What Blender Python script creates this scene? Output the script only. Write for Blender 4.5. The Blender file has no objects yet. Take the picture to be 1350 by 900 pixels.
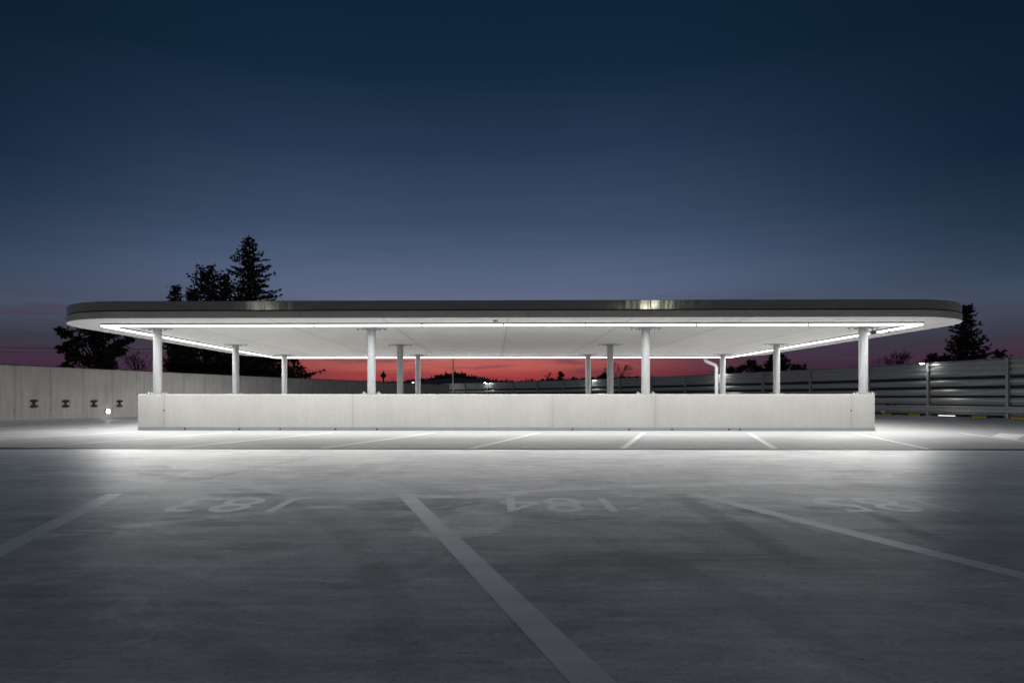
import bpy, bmesh, math, random
from mathutils import Vector, Matrix
R = math.radians
S = bpy.context.scene
COL = S.collection

# ------------------------------------------------------------------ camera frame (pixels of the 1350x900 photo)
F, U0, V0, H = 900.0, 636.0, 524.0, 1.0
PHI = R(1.0)                                   # the camera looks 1 degree left of the pavilion's axis
cP, sP = math.cos(PHI), math.sin(PHI)

def at(u, v, Z):
    """world point seen at pixel (u, v) at depth Z metres"""
    cx = (u - U0) / F * Z
    return Vector((cx * cP - Z * sP, cx * sP + Z * cP, H + (V0 - v) / F * Z))

def fl(u, v):
    """deck point seen at pixel (u, v)"""
    p = at(u, v, F * H / (v - V0)); p.z = 0
    return p

# ------------------------------------------------------------------ object helpers
def tag(o, label=None, cat=None, group=None, kind=None):
    if label: o['label'] = label
    if cat: o['category'] = cat
    if group: o['group'] = group
    if kind: o['kind'] = kind
    return o

def empty(name, loc, label, cat, group=None, kind=None, rz=0):
    o = bpy.data.objects.new(name, None); COL.objects.link(o)
    o.location = loc; o.rotation_euler = (0, 0, rz); o.empty_display_size = .2
    return tag(o, label, cat, group, kind)

class MB:
    """collects geometry, then links it as one mesh object"""
    def __init__(s): s.v = []; s.f = []; s.sm = []
    def add(s, vs, fs, smooth=False):
        n = len(s.v); s.v += [tuple(v) for v in vs]
        s.f += [tuple(i + n for i in f) for f in fs]; s.sm += [smooth] * len(fs)
    def box(s, a, b, M=None, bev=0):
        x0, y0, z0 = a; x1, y1, z1 = b
        if bev:
            e = bev; vs = []; 
            rings = [(z0, e), (z0 + e, 0), (z1 - e, 0), (z1, e)]
            for z, i in rings:
                vs += [(x0+i+ (e-i)*0, y0+i, z), (x1-i, y0+i, z), (x1-i, y1-i, z), (x0+i, y1-i, z)]
            fs = [(3, 2, 1, 0), (12, 13, 14, 15)]
            for r in range(3):
                for k in range(4):
                    fs.append((r*4+k, r*4+(k+1) % 4, r*4+4+(k+1) % 4, r*4+4+k))
        else:
            vs = [(x0,y0,z0),(x1,y0,z0),(x1,y1,z0),(x0,y1,z0),(x0,y0,z1),(x1,y0,z1),(x1,y1,z1),(x0,y1,z1)]
            fs = [(3,2,1,0),(4,5,6,7),(0,1,5,4),(1,2,6,5),(2,3,7,6),(3,0,4,7)]
        if M is not None: vs = [M @ Vector(v) for v in vs]
        s.add(vs, fs)
    def tube(s, pts, rad, n=8, cap=True, smooth=True):
        pts = [Vector(p) for p in pts]
        if not isinstance(rad, (list, tuple)): rad = [rad] * len(pts)
        vs = []; fs = []
        for i, p in enumerate(pts):
            d = (pts[min(i+1, len(pts)-1)] - pts[max(i-1, 0)]).normalized()
            a = d.orthogonal().normalized() if i == 0 else (pa - d * pa.dot(d)).normalized()
            pa = a; b = d.cross(a)
            for k in range(n):
                t = 2 * math.pi * k / n
                vs.append(p + (a * math.cos(t) + b * math.sin(t)) * rad[i])
        for i in range(len(pts) - 1):
            for k in range(n):
                fs.append((i*n+k, i*n+(k+1) % n, (i+1)*n+(k+1) % n, (i+1)*n+k))
        s.add(vs, fs, smooth)
        if cap:
            m = len(pts) - 1
            s.add(vs[:n], [tuple(reversed(range(n)))]); s.add(vs[m*n:], [tuple(range(n))])
    def prism(s, poly, z0, z1, smooth=False, top=True, bottom=True):
        n = len(poly)
        vs = [(p[0], p[1], z0) for p in poly] + [(p[0], p[1], z1) for p in poly]
        s.add(vs, [(k, (k+1) % n, n+(k+1) % n, n+k) for k in range(n)], smooth)
        if bottom: s.add(vs[:n], [tuple(reversed(range(n)))])
        if top: s.add(vs[n:], [tuple(range(n))])
    def lathe(s, prof, c=(0, 0, 0), n=16, smooth=True):
        vs = []; fs = []
        for r, z in prof:
            for k in range(n):
                t = 2*math.pi*k/n
                vs.append((c[0]+r*math.cos(t), c[1]+r*math.sin(t), c[2]+z))
        for i in range(len(prof)-1):
            for k in range(n):
                fs.append((i*n+k, i*n+(k+1) % n, (i+1)*n+(k+1) % n, (i+1)*n+k))
        s.add(vs, fs, smooth)
    def build(s, name, mat, parent=None, loc=None):
        me = bpy.data.meshes.new(name)
        me.from_pydata(s.v, [], s.f)
        me.polygons.foreach_set('use_smooth', s.sm); me.update()
        me.materials.append(mat)
        o = bpy.data.objects.new(name, me); COL.objects.link(o)
        if parent is not None: o.parent = parent
        if loc is not None: o.location = loc
        return o

def copy_tree(o, parent=None):
    c = o.copy(); COL.objects.link(c)
    if parent is not None: c.parent = parent
    for ch in list(o.children): copy_tree(ch, c)
    return c

# ------------------------------------------------------------------ shader helpers
def s2l(c):
    f = lambda x: x/12.92 if x <= .04045 else ((x+.055)/1.055)**2.4
    return tuple(f(x/255.) for x in c) + (1,)

class NT:
    def __init__(s, tree): s.t = tree; s.n = tree.nodes; s.l = tree.links
    def new(s, typ, **kw):
        nd = s.n.new(typ)
        for k, v in kw.items(): setattr(nd, k, v)
        return nd
    def put(s, sock, v):
        if isinstance(v, bpy.types.NodeSocket): s.l.new(v, sock)
        else: sock.default_value = v
    def m(s, op, a, b=None, c=None, clamp=False):
        nd = s.new('ShaderNodeMath', operation=op, use_clamp=clamp)
        s.put(nd.inputs[0], a)
        if b is not None: s.put(nd.inputs[1], b)
        if c is not None: s.put(nd.inputs[2], c)
        return nd.outputs[0]
    def smooth(s, x, a, b):
        nd = s.new('ShaderNodeMapRange', interpolation_type='SMOOTHSTEP')
        s.put(nd.inputs[0], x); nd.inputs[1].default_value = a; nd.inputs[2].default_value = b
        return nd.outputs[0]
    def mix(s, f, a, b, blend='MIX'):
        nd = s.new('ShaderNodeMix', data_type='RGBA', blend_type=blend)
        s.put(nd.inputs[0], f); s.put(nd.inputs[6], a); s.put(nd.inputs[7], b)
        return nd.outputs[2]
    def noise(s, vec, scale, detail=4, rough=.55, dist=0):
        nd = s.new('ShaderNodeTexNoise')
        s.put(nd.inputs['Vector'], vec); nd.inputs['Scale'].default_value = scale
        nd.inputs['Detail'].default_value = detail; nd.inputs['Roughness'].default_value = rough
        nd.inputs['Distortion'].default_value = dist
        return nd.outputs[0]
    def mapping(s, vec, scale=(1,1,1), loc=(0,0,0), rot=(0,0,0)):
        nd = s.new('ShaderNodeMapping'); s.put(nd.inputs[0], vec)
        nd.inputs['Scale'].default_value = scale; nd.inputs['Location'].default_value = loc; nd.inputs['Rotation'].default_value = rot
        return nd.outputs[0]
    def coord(s, which='Object'): return s.new('ShaderNodeTexCoord').outputs[which]
    def xyz(s, vec):
        nd = s.new('ShaderNodeSeparateXYZ'); s.put(nd.inputs[0], vec)
        return nd.outputs
    def bump(s, h, strength=.2, dist=.01):
        nd = s.new('ShaderNodeBump'); nd.inputs['Strength'].default_value = strength; nd.inputs['Distance'].default_value = dist
        s.put(nd.inputs['Height'], h); return nd.outputs[0]

def material(name):
    m = bpy.data.materials.new(name); m.use_nodes = True
    t = NT(m.node_tree); return m, t, m.node_tree.nodes['Principled BSDF']

def rgb(*c): return tuple(c) + (1,)

def sheen(m, t, p, rough, normal, k=.5, n=10):
    """rough coating: dull seen steeply, shiny only at a grazing angle"""
    p.inputs['Specular IOR Level'].default_value = 0
    lw = t.new('ShaderNodeLayerWeight'); lw.inputs['Blend'].default_value = .5
    g = t.new('ShaderNodeBsdfGlossy'); t.put(g.inputs['Roughness'], rough); g.inputs['Color'].default_value = (1, 1, 1, 1)
    if normal is not None: t.put(g.inputs['Normal'], normal)
    mx = t.new('ShaderNodeMixShader')
    t.put(mx.inputs[0], t.m('MULTIPLY', t.m('POWER', lw.outputs['Facing'], n), k))
    t.l.new(p.outputs[0], mx.inputs[1]); t.l.new(g.outputs[0], mx.inputs[2])
    t.l.new(mx.outputs[0], m.node_tree.nodes['Material Output'].inputs[0])

def simple(name, col, rough=.6, metal=0, var=.25, scale=3, bump=0, spec=.5):
    m, t, p = material(name)
    co = t.coord(); n = t.noise(co, scale, 5)
    k = t.m('MULTIPLY_ADD', n, 2*var, 1-var)
    c = t.mix(1, col, (1,1,1,1), 'MULTIPLY')
    g = t.new('ShaderNodeCombineColor'); [t.put(g.inputs[i], k) for i in range(3)]
    t.put(p.inputs['Base Color'], t.mix(1, col, g.outputs[0], 'MULTIPLY'))
    p.inputs['Roughness'].default_value = rough; p.inputs['Metallic'].default_value = metal
    p.inputs['Specular IOR Level'].default_value = spec
    if bump: t.put(p.inputs['Normal'], t.bump(t.noise(co, scale*6, 4), bump, .01))
    return m

def grey(t, k):
    g = t.new('ShaderNodeCombineColor')
    for i in range(3): t.put(g.inputs[i], k)
    return g.outputs[0]

def emission(name, col, strength):
    m = bpy.data.materials.new(name); m.use_nodes = True
    nt = m.node_tree; nt.nodes.clear()
    e = nt.nodes.new('ShaderNodeEmission'); e.inputs[0].default_value = col; e.inputs[1].default_value = strength
    o = nt.nodes.new('ShaderNodeOutputMaterial'); nt.links.new(e.outputs[0], o.inputs[0])
    return m

def concrete(name, col, joints=(), holes=(), streak=.12, board=0, axis='x', rough=.75, blot=.16, jw=.012, spec=.3):
    """cast concrete: blotches, vertical run marks, formwork joints (positions along local x or y), tie holes (x, z)"""
    m, t, p = material(name)
    co = t.coord(); x, y, z = t.xyz(co)
    ax = x if axis == 'x' else y
    k = t.m('MULTIPLY_ADD', t.noise(co, .9, 6, .6, .3), 2*blot, 1-blot)
    k = t.m('MULTIPLY', k, t.m('MULTIPLY_ADD', t.noise(t.mapping(co, (5, 5, .35)), 1.6, 5, .6), 2*streak, 1-streak))
    k = t.m('MULTIPLY', k, t.m('MULTIPLY_ADD', t.noise(co, 14, 6, .7), .30, .85))
    k = t.m('MULTIPLY', k, t.m('MULTIPLY_ADD', t.smooth(t.noise(co, 30, 2), .62, .70), -.22, 1))
    h = t.noise(co, 30, 6)
    if board:
        kb = t.noise(t.mapping(co, (.25, 7, 1) ), 2.2, 4, .6)
        k = t.m('MULTIPLY', k, t.m('MULTIPLY_ADD', kb, 2*board, 1-board))
    for i, j in enumerate(joints):
        d = t.m('ABSOLUTE', t.m('SUBTRACT', ax, j))
        k = t.m('MULTIPLY', k, t.m('MULTIPLY_ADD', t.smooth(d, jw, 0), -.42, 1))
        k = t.m('MULTIPLY', k, t.m('MULTIPLY_ADD', t.smooth(d, .16, 0), -.07, 1))
        st = t.m('GREATER_THAN', ax, j)
        k = t.m('MULTIPLY', k, t.m('MULTIPLY_ADD', st, ((i*37 % 11)/11-.5)*.10*(1 if i % 2 else -1), 1))
    for hx, hz in holes:
        dx = t.m('SUBTRACT', ax, hx); dz = t.m('SUBTRACT', z, hz)
        d = t.m('SQRT', t.m('ADD', t.m('MULTIPLY', dx, dx), t.m('MULTIPLY', dz, dz)))
        k = t.m('MULTIPLY', k, t.m('MULTIPLY_ADD', t.smooth(d, .032, .018), -.85, 1))
    t.put(p.inputs['Base Color'], t.mix(1, col, grey(t, k), 'MULTIPLY'))
    p.inputs['Roughness'].default_value = rough
    p.inputs['Specular IOR Level'].default_value = spec
    t.put(p.inputs['Normal'], t.bump(h, .12 if spec < .4 else .03, .01))
    return m

def galvanised(name, col, metal=.6, rough=.45, scale=18, var=.35):
    m, t, p = material(name)
    co = t.coord()
    vo = t.new('ShaderNodeTexVoronoi'); t.put(vo.inputs['Vector'], co); vo.inputs['Scale'].default_value = scale
    sp = t.xyz(vo.outputs['Color'])[0]
    k = t.m('MULTIPLY', t.m('MULTIPLY_ADD', sp, var, 1-var/2), t.m('MULTIPLY_ADD', t.noise(t.mapping(co, (3, 3, .8)), 2, 5), var, 1-var/2))
    t.put(p.inputs['Base Color'], t.mix(1, col, grey(t, k), 'MULTIPLY'))
    p.inputs['Metallic'].default_value = metal
    t.put(p.inputs['Roughness'], t.m('MULTIPLY_ADD', t.noise(co, 9, 4), .25, rough-.12))
    return m

# ------------------------------------------------------------------ world: dusk sky, red band where the sun went down
def make_world():
    w = bpy.data.worlds.new("World"); S.world = w; w.use_nodes = True
    t = NT(w.node_tree); bg = t.n['Background']
    d = t.coord('Generated'); x, y, z = t.xyz(d)
    el = t.m('MULTIPLY', t.m('ARCSINE', z), 180/math.pi)
    az = t.m('MULTIPLY', t.m('ARCTAN2', x, y), 180/math.pi)
    sun = math.degrees(math.atan((606-U0)/F)) - 1.0
    daz = t.m('ABSOLUTE', t.m('SUBTRACT', az, sun))
    # soft streaks of cloud
    n1 = t.noise(t.mapping(d, (2.2, 2.2, 42)), 2.6, 5, .55, .4)
    n2 = t.noise(t.mapping(d, (5, 5, 60), (3, 1, 2)), 1.8, 5, .6, .3)
    wob = t.m('MULTIPLY', t.m('SUBTRACT', n1, .5), 1.5)
    ele = t.m('ADD', el, wob)
    def ramp(stops):
        nd = t.new('ShaderNodeValToRGB'); cr = nd.color_ramp
        e0 = cr.elements
        fac = lambda e: (e+2)/62.
        while len(e0) < len(stops): e0.new(.5)
        for i, (e, c) in enumerate(stops):
            e0[i].position = fac(e); e0[i].color = s2l(c)
        t.put(nd.inputs[0], t.m('DIVIDE', t.m('ADD', ele, 2), 62.))
        return nd.outputs[0]
    mid = ramp([(-1, (70,28,40)), (.9, (118,44,56)), (1.7, (160,62,64)), (2.5, (186,90,82)), (3.5, (172,106,102)), (5.0, (146,110,120)),
                (6.8, (108,108,130)), (8.5, (93,104,131)), (11.2, (78,93,120)), (14, (60,77,102)), (19.8, (39,57,81)), (25.2, (20,41,62)), (30.5, (13,35,55)), (60, (12,26,42))])
    side = ramp([(-1, (34,24,34)), (1.0, (44,32,46)), (2.0, (58,39,55)), (2.8, (66,46,62)), (3.5, (62,52,67)), (4.4, (59,59,72)), (5.5, (63,70,85)),
                 (6.8, (64,77,95)), (8.5, (50,65,86)), (11.2, (34,51,71)), (16.5, (16,35,56)), (25, (11,29,46)), (30.5, (12,30,46)), (60, (12,24,38))])
    back = ramp([(-1, (70,66,62)), (6, (126,120,112)), (20, (97,97,97)), (40, (58,67,78)), (60, (36,48,62))])  # unseen sky behind the camera, brightened to fill the deck with light
    fl_, fh_ = t.smooth(daz, 3, 26), t.smooth(daz, 10, 44)
    hi_ = t.smooth(el, 4.5, 10)
    f1 = t.m('ADD', t.m('MULTIPLY', fh_, hi_), t.m('MULTIPLY', fl_, t.m('SUBTRACT', 1, hi_)))
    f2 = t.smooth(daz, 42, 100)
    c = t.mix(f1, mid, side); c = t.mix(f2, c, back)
    # thin darker cloud wisps low over the glow
    band = t.m('MULTIPLY', t.smooth(el, .3, 1.6), t.smooth(el, 9.5, 4.5))
    wisp = t.m('MULTIPLY', t.smooth(n2, .47, .70), band)
    c = t.mix(t.m('MULTIPLY', wisp, .62), c, s2l((74,52,78)))
    hi = t.m('MULTIPLY', t.smooth(n1, .56, .74), t.m('MULTIPLY', t.smooth(el, 7, 9), t.smooth(el, 16, 10)))
    c = t.mix(t.m('MULTIPLY', hi, .16), c, s2l((74,78,106)))
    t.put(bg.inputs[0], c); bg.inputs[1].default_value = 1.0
make_world()

# ------------------------------------------------------------------ materials
BX0, BX1, BY0, BY1 = -10.9, 11.42, 20.7, 33.72           # parapet outline
DR = 13.28                                               # drain line across the deck

def deck_material():
    m, t, p = material('deck_coating')
    co = t.coord(); x, y, z = t.xyz(co)
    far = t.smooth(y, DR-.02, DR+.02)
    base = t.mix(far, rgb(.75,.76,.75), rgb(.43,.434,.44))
    n_big = t.noise(t.mapping(co, (.22, .5, 1)), 1, 6, .62, .6)
    n_str = t.noise(t.mapping(co, (.7, 2.2, 1), rot=(0, 0, R(6))), 1.2, 8, .7, .9)
    n_scr = t.noise(t.mapping(co, (.5, 9, 1), rot=(0, 0, R(-13))), 1.5, 6, .7, .2)
    n_fin = t.noise(co, 45, 5, .75)
    n_med = t.noise(co, 3.6, 8, .72, .5)
    k = t.m('MULTIPLY_ADD', n_big, .95, .54)
    k = t.m('MULTIPLY', k, t.m('MULTIPLY_ADD', n_str, .9, .55))
    k = t.m('MULTIPLY', k, t.m('MULTIPLY_ADD', n_scr, .7, .65))
    k = t.m('MULTIPLY', k, t.m('MULTIPLY_ADD', n_med, .70, .65))
    k = t.m('MULTIPLY', k, t.m('MULTIPLY_ADD', n_fin, .9, .55))
    pit = t.smooth(t.noise(co, 26, 3, .6), .60, .70)
    chip = t.smooth(t.noise(t.mapping(co, (1, 1, 1), (5, 3, 1)), 17, 4, .65), .62, .72)
    k = t.m('MULTIPLY', k, t.m('MULTIPLY_ADD', pit, -.30, 1))
    k = t.m('MULTIPLY', k, t.m('MULTIPLY_ADD', chip, .30, 1))
    pa = t.smooth(t.noise(t.mapping(co, (.55, .75, 1), (2, 9, 0)), 1, 7, .66, .7), .52, .56)
    pb = t.smooth(t.noise(t.mapping(co, (.8, 1.0, 1), (11, 4, 0)), 1, 7, .66, .8), .56, .60)
    k = t.m('MULTIPLY', k, t.m('MULTIPLY_ADD', pa, -.13, 1))
    k = t.m('MULTIPLY', k, t.m('MULTIPLY_ADD', pb, .15, 1))
    # the far bays are newer and cleaner: damp the dirt there
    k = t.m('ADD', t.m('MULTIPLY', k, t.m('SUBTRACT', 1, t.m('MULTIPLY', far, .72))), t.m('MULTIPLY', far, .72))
    # the parking bays nearest the camera are darker than the lane
    bay = t.smooth(t.m('ADD', y, t.m('MULTIPLY', t.m('SUBTRACT', t.noise(t.mapping(co, (.45, .8, 1), (4, 2, 0)), 1, 5, .6), .5), 2.6)), 7.2, 5.6)
    k = t.m('MULTIPLY', k, t.m('MULTIPLY_ADD', bay, -.20, 1))
    wx = t.m('ADD', x, t.m('MULTIPLY', t.m('SUBTRACT', n_med, .5), .35))
    wy = t.m('ADD', y, t.m('MULTIPLY', t.m('SUBTRACT', t.noise(co, 3.1, 5), .5), .35))
    def ell(c, rx, ry, rot, soft, amp):
        nonlocal k
        ca, sa = math.cos(rot), math.sin(rot)
        dx = t.m('SUBTRACT', wx, c.x); dy = t.m('SUBTRACT', wy, c.y)
        a = t.m('DIVIDE', t.m('ADD', t.m('MULTIPLY', dx, ca), t.m('MULTIPLY', dy, sa)), rx)
        b = t.m('DIVIDE', t.m('SUBTRACT', t.m('MULTIPLY', dy, ca), t.m('MULTIPLY', dx, sa)), ry)
        d = t.m('SQRT', t.m('ADD', t.m('MULTIPLY', a, a), t.m('MULTIPLY', b, b)))
        k = t.m('MULTIPLY', k, t.m('MULTIPLY_ADD', t.smooth(d, 1+soft, 1-soft), amp, 1))
    def arc(c, r, w, amp, nz=True):
        nonlocal k
        dx = t.m('SUBTRACT', x, c[0]); dy = t.m('SUBTRACT', y, c[1])
        d = t.m('ABSOLUTE', t.m('SUBTRACT', t.m('SQRT', t.m('ADD', t.m('MULTIPLY', dx, dx), t.m('MULTIPLY', dy, dy))), r))
        f = t.smooth(d, w, w*.45)
        if nz: f = t.m('MULTIPLY', f, t.smooth(n_scr, .3, .6))
        k = t.m('MULTIPLY', k, t.m('MULTIPLY_ADD', f, amp, 1))
    def line(a, b, w, amp):
        nonlocal k
        d = (b-a).normalized(); L = (b-a).length
        s_ = t.m('ADD', t.m('MULTIPLY', t.m('SUBTRACT', x, a.x), d.x), t.m('MULTIPLY', t.m('SUBTRACT', y, a.y), d.y))
        q = t.m('ABSOLUTE', t.m('SUBTRACT', t.m('MULTIPLY', t.m('SUBTRACT', wx, a.x), d.y), t.m('MULTIPLY', t.m('SUBTRACT', wy, a.y), d.x)))
        f = t.m('MULTIPLY', t.smooth(q, w, w*.4), t.m('MULTIPLY', t.smooth(s_, -.1, .25), t.smooth(s_, L+.1, L-.25)))
        k = t.m('MULTIPLY', k, t.m('MULTIPLY_ADD', f, amp, 1))
    # oil and water stains, swept patches and tyre tracks where the photo has them
    ell(fl(548, 664), .62, .40, R(8), .10, -.30)
    ell(fl(612, 690), .36, .62, R(-18), .05, .26)
    ell(fl(440, 662), .75, .20, R(5), .30, -.16)
    ell(fl(318, 652), .36, .14, 0, .25, -.22)
    ell(fl(305, 690), .45, .12, 0, .35, -.24)
    ell(fl(258, 684), .25, .07, 0, .35, -.26)
    ell(fl(265, 725), .55, .22, R(10), .45, -.16)
    ell(fl(760, 682), .42, .12, 0, .35, -.22)
    ell(fl(1040, 676), .55, .18, R(-8), .35, -.18)
    ell(fl(1105, 670), .30, .16, 0, .25, -.28)
    ell(fl(150, 652), .35, .22, R(20), .3, -.22)
    ell(fl(700, 745), .5, .3, R(14), .5, -.12)
    ell(fl(930, 740), .8, .25, R(-8), .6, -.13)
    line(fl(888, 650), fl(1060, 742), .16, -.24)
    line(fl(930, 655), fl(1090, 705), .09, -.20)
    line(fl(1130, 668), fl(1240, 715), .12, -.26)
    line(fl(255, 634), fl(420, 600), .05, -.25)
    line(fl(205, 637), fl(285, 610), .05, .20)
    line(fl(560, 672), fl(650, 656), .07, .22)
    line(fl(500, 683), fl(590, 666), .10, .16)
    arc((4.6, -2.9), 11.05, .13, .30)
    arc((4.0, -1.9), 10.75, .09, -.13)
    arc((-9.5, 1.0), 9.3, .14, -.15)
    arc((-9.1, 1.0), 10.6, .14, -.13)
    arc((12.0, 4.5), 5.4, .12, -.15)
    # seams of the coating, parallel to the drain
    for yy, w, a in ((11.15, .022, -.30), (9.35, .026, -.34), (7.62, .015, -.12), (16.4, .012, -.06)):
        d = t.m('ABSOLUTE', t.m('SUBTRACT', t.m('ADD', y, t.m('MULTIPLY', t.m('SUBTRACT', t.noise(t.mapping(co, (.6, 0, 0)), 1, 3), .5), .22)), yy))
        f = t.m('MULTIPLY', t.smooth(d, w*1.6, w*.5), t.smooth(t.noise(t.mapping(co, (.8, .2, 1), (7, yy, 0)), 1, 4), .38, .55))
        k = t.m('MULTIPLY', k, t.m('MULTIPLY_ADD', f, a, 1))
    t.put(p.inputs['Base Color'], t.mix(1, base, grey(t, k), 'MULTIPLY'))
    r = t.m('ADD', .45, t.m('MULTIPLY', t.m('SUBTRACT', n_str, .5), .08))
    r = t.m('ADD', r, t.m('MULTIPLY', t.m('SUBTRACT', n_big, .5), .14))
    hh = t.m('ADD', t.m('MULTIPLY', n_fin, .5), t.m('MULTIPLY', n_med, .8))
    nb = t.bump(hh, .10, .003); t.put(p.inputs['Normal'], nb)
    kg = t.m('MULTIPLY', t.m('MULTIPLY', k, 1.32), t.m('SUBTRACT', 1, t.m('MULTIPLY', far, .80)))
    sheen(m, t, p, r, nb, kg, 8.5)
    return m

def paint_material(name, v, wear=(.30, .62), under=.19, gloss=1.3):
    m, t, p = material(name)
    co = t.coord()
    n = t.noise(co, 9, 7, .72); n2 = t.noise(t.mapping(co, (.6, 3, 1)), 1.6, 5, .65); nf = t.noise(co, 75, 4, .7)
    f = t.smooth(t.m('ADD', t.m('MULTIPLY', n, .6), t.m('MULTIPLY', n2, .4)), *wear)
    k = t.m('MULTIPLY_ADD', nf, .3, .85)
    k = t.m('MULTIPLY', k, t.m('MULTIPLY_ADD', n2, .5, .75))
    c = t.mix(f, rgb(v, v*1.0, v*.99), rgb(under, under, under*1.01))
    t.put(p.inputs['Base Color'], t.mix(1, c, grey(t, k), 'MULTIPLY'))
    nb = t.bump(nf, .14, .004); t.put(p.inputs['Normal'], nb)
    sheen(m, t, p, .42, nb, gloss, 8.5)
    return m

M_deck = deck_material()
M_paint = paint_material('worn_white_paint', .86, (.56, .80), .62, 1.62)
M_paint_far = paint_material('white_paint', .80, (.52, .72), .50, .40)
M_paint_num = paint_material('faded_white_paint', .86, (.55, .82), .62, 1.85)
M_paint_ghost = paint_material('ghost_of_white_paint', .56, (.40, .62), .45, .30)
M_conc_par = concrete('pale_cast_concrete', rgb(.45,.443,.43), axis='x', streak=.10, blot=.13,
                      joints=(-10.09, -4.31, 1.75, 4.85, 10.72), holes=((-10.1, .61), (10.72, .61)), jw=.010)
M_conc_roof = concrete('soffit_concrete', rgb(.83,.825,.815), axis='x', rough=.65, spec=.18, streak=.04, blot=.10, board=.09,
                       joints=(-9.2, -6.1, -3.0, .37, 3.7, 6.8, 9.9), jw=.016)
M_conc_edge = concrete('roof_edge_concrete', rgb(.46,.45,.43), streak=.10, blot=.14, joints=(-10.6, -5.2, .9, 6.6))
M_coat = simple('grey_base_coating', rgb(.27,.30,.32), .45, var=.12, scale=4)
M_galv = galvanised('galvanised_steel', rgb(.40,.415,.43), .25, .5, 26, .14)
M_galv_d = galvanised('weathered_galvanised_sheet', rgb(.58,.60,.61), .45, .36, 9, .08)
M_post = galvanised('galvanised_post', rgb(.46,.48,.49), .35, .5, 12, .2)
M_dark = simple('dark_steel', rgb(.025,.026,.03), .5, .3)
M_black = simple('black_rubber', rgb(.02,.02,.022), .7)
M_alu = simple('aluminium_housing', rgb(.30,.31,.32), .4, .7, .1)
M_yel = simple('worn_yellow_paint', rgb(.42,.31,.02), .6, 0, .3, 6)
M_white = simple('white_lacquer', rgb(.7,.7,.7), .45, 0, .1)
M_bark = simple('bark', rgb(.04,.03,.024), .9, 0, .3, 8)
M_needle = simple('conifer_needles', rgb(.022,.036,.02), .8, 0, .5, 1.2)
M_leaf = simple('dark_foliage', rgb(.028,.038,.022), .8, 0, .5, 1.2)
M_hill = simple('forest_hills', rgb(.03,.036,.034), .95, 0, .3, .02)
M_ground = simple('dark_ground', rgb(.035,.04,.03), .95, 0, .4, .05)
M_roofing = simple('bitumen_roofing', rgb(.05,.05,.055), .8)
M_led = emission('led_lens', (1, .985, .955, 1), 5.0)
M_lampw = emission('white_lamp', (1, .98, .93, 1), 130)
M_lamps = emission('small_white_lamp', (1, .99, .96, 1), 60)
M_lamp_or = emission('amber_lamp', (1, .36, .10, 1), 14)
M_street = emission('street_lamp_glow', (1, .88, .60, 1), 75)

def fascia_material():
    m, t, p = material('dark_metal_fascia')
    co = t.coord(); x, y, z = t.xyz(co)
    n = t.noise(t.mapping(co, (1.6, 1.6, 5)), 1.2, 5, .6)
    sheet = t.noise(t.mapping(co, (1, 1, .3)), .33, 2)
    t.put(p.inputs['Base Color'], t.mix(1, rgb(.12,.142,.165), grey(t, t.m('MULTIPLY_ADD', n, .5, .75)), 'MULTIPLY'))
    p.inputs['Metallic'].default_value = .9
    t.put(p.inputs['Roughness'], t.m('MULTIPLY_ADD', n, .10, .07))
    t.put(p.inputs['Normal'], t.bump(t.noise(t.mapping(co, (1.1, 1.1, .25)), 1.5, 3, .5), .22, .04))
    return m
M_fascia = fascia_material()

# ------------------------------------------------------------------ fence line (constant 4.6 m bays, traced from its posts)
US = [1331,1226,1146,1070,1007.4,951,904.4,860,818.3,780,743.5,709,676.4,643.7,613.5,582.7]
FP = []
Z = 33.0
P0 = at(US[0], V0, Z); P0.z = 0; FP.append(P0)
for u in US[1:]:
    k = (u-U0)/F; dirw = Vector((k*cP - sP, k*sP + cP, 0))
    q = FP[-1]; a = dirw.dot(dirw); b = -2*dirw.dot(q); c = q.dot(q) - 4.6**2
    z_ = (-b + math.sqrt(max(0, b*b-4*a*c)))/2/a
    FP.append(dirw*z_)
dv = (FP[0]-FP[1]); dv = dv.normalized()*4.6
PRE = [FP[0]+dv*3 + Vector((1.0, 0, 0)), FP[0]+dv*2+Vector((.5,0,0)), FP[0]+dv]
FENCE = PRE + FP                       # near (right, off frame) to far
NPRE = len(PRE)

# left wall line
WA = fl(0, 558.5); WB_ = at(420, 500, 1.25*900/24.0); WB_.z = 0
wdir = (WB_-WA).normalized()
W0 = WA - wdir*22; W1 = WA + wdir*46
WLEN = (W1-W0).length

# ------------------------------------------------------------------ ground, hills, deck
m = MB(); n = 64
m.add([(0, 0, -8)] + [(6000*math.cos(2*math.pi*k/n), 6000*math.sin(2*math.pi*k/n), -8) for k in range(n)], [(0, k+1, (k+1) % n+1) for k in range(n)])
tag(m.build('ground', M_ground), 'dark ground below the parking deck', 'ground', kind='structure')

random.seed(5)
HP = [(-400,500),(0,503),(200,504),(380,501.5),(420,500.8),(470,501.2),(505,502.2),(525,502),(545,499.5),(560,498.6),(575,497.6),(590,496.5),(603,494.8),(615,496),(630,497.6),(650,500),(672,500.6),(690,502),(710,500.6),(735,498.8),(760,498.2),(800,497.4),(850,497.2),(900,499),(1000,502),(1200,504),(1700,503)]
def hillv(u):
    for (a, va), (b, vb) in zip(HP, HP[1:]):
        if a <= u <= b: return va+(vb-va)*(u-a)/(b-a)
    return 503
m = MB(); vs = []; fs = []
us = [(-400+i*12) for i in range(176)]
rows = [(260, 0), (420, .35), (620, .75), (800, 1), (1300, .2)]
for u in us:
    for Z, fr in rows:
        p = at(u, hillv(u) + 1.2, 800); q = at(u, 524, Z)
        z = -8 + (p.z+8)*fr + (random.uniform(-1, 1)*1.0 if 0 < fr else 0)
        vs.append((q.x, q.y, z))
nr = len(rows)
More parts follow.
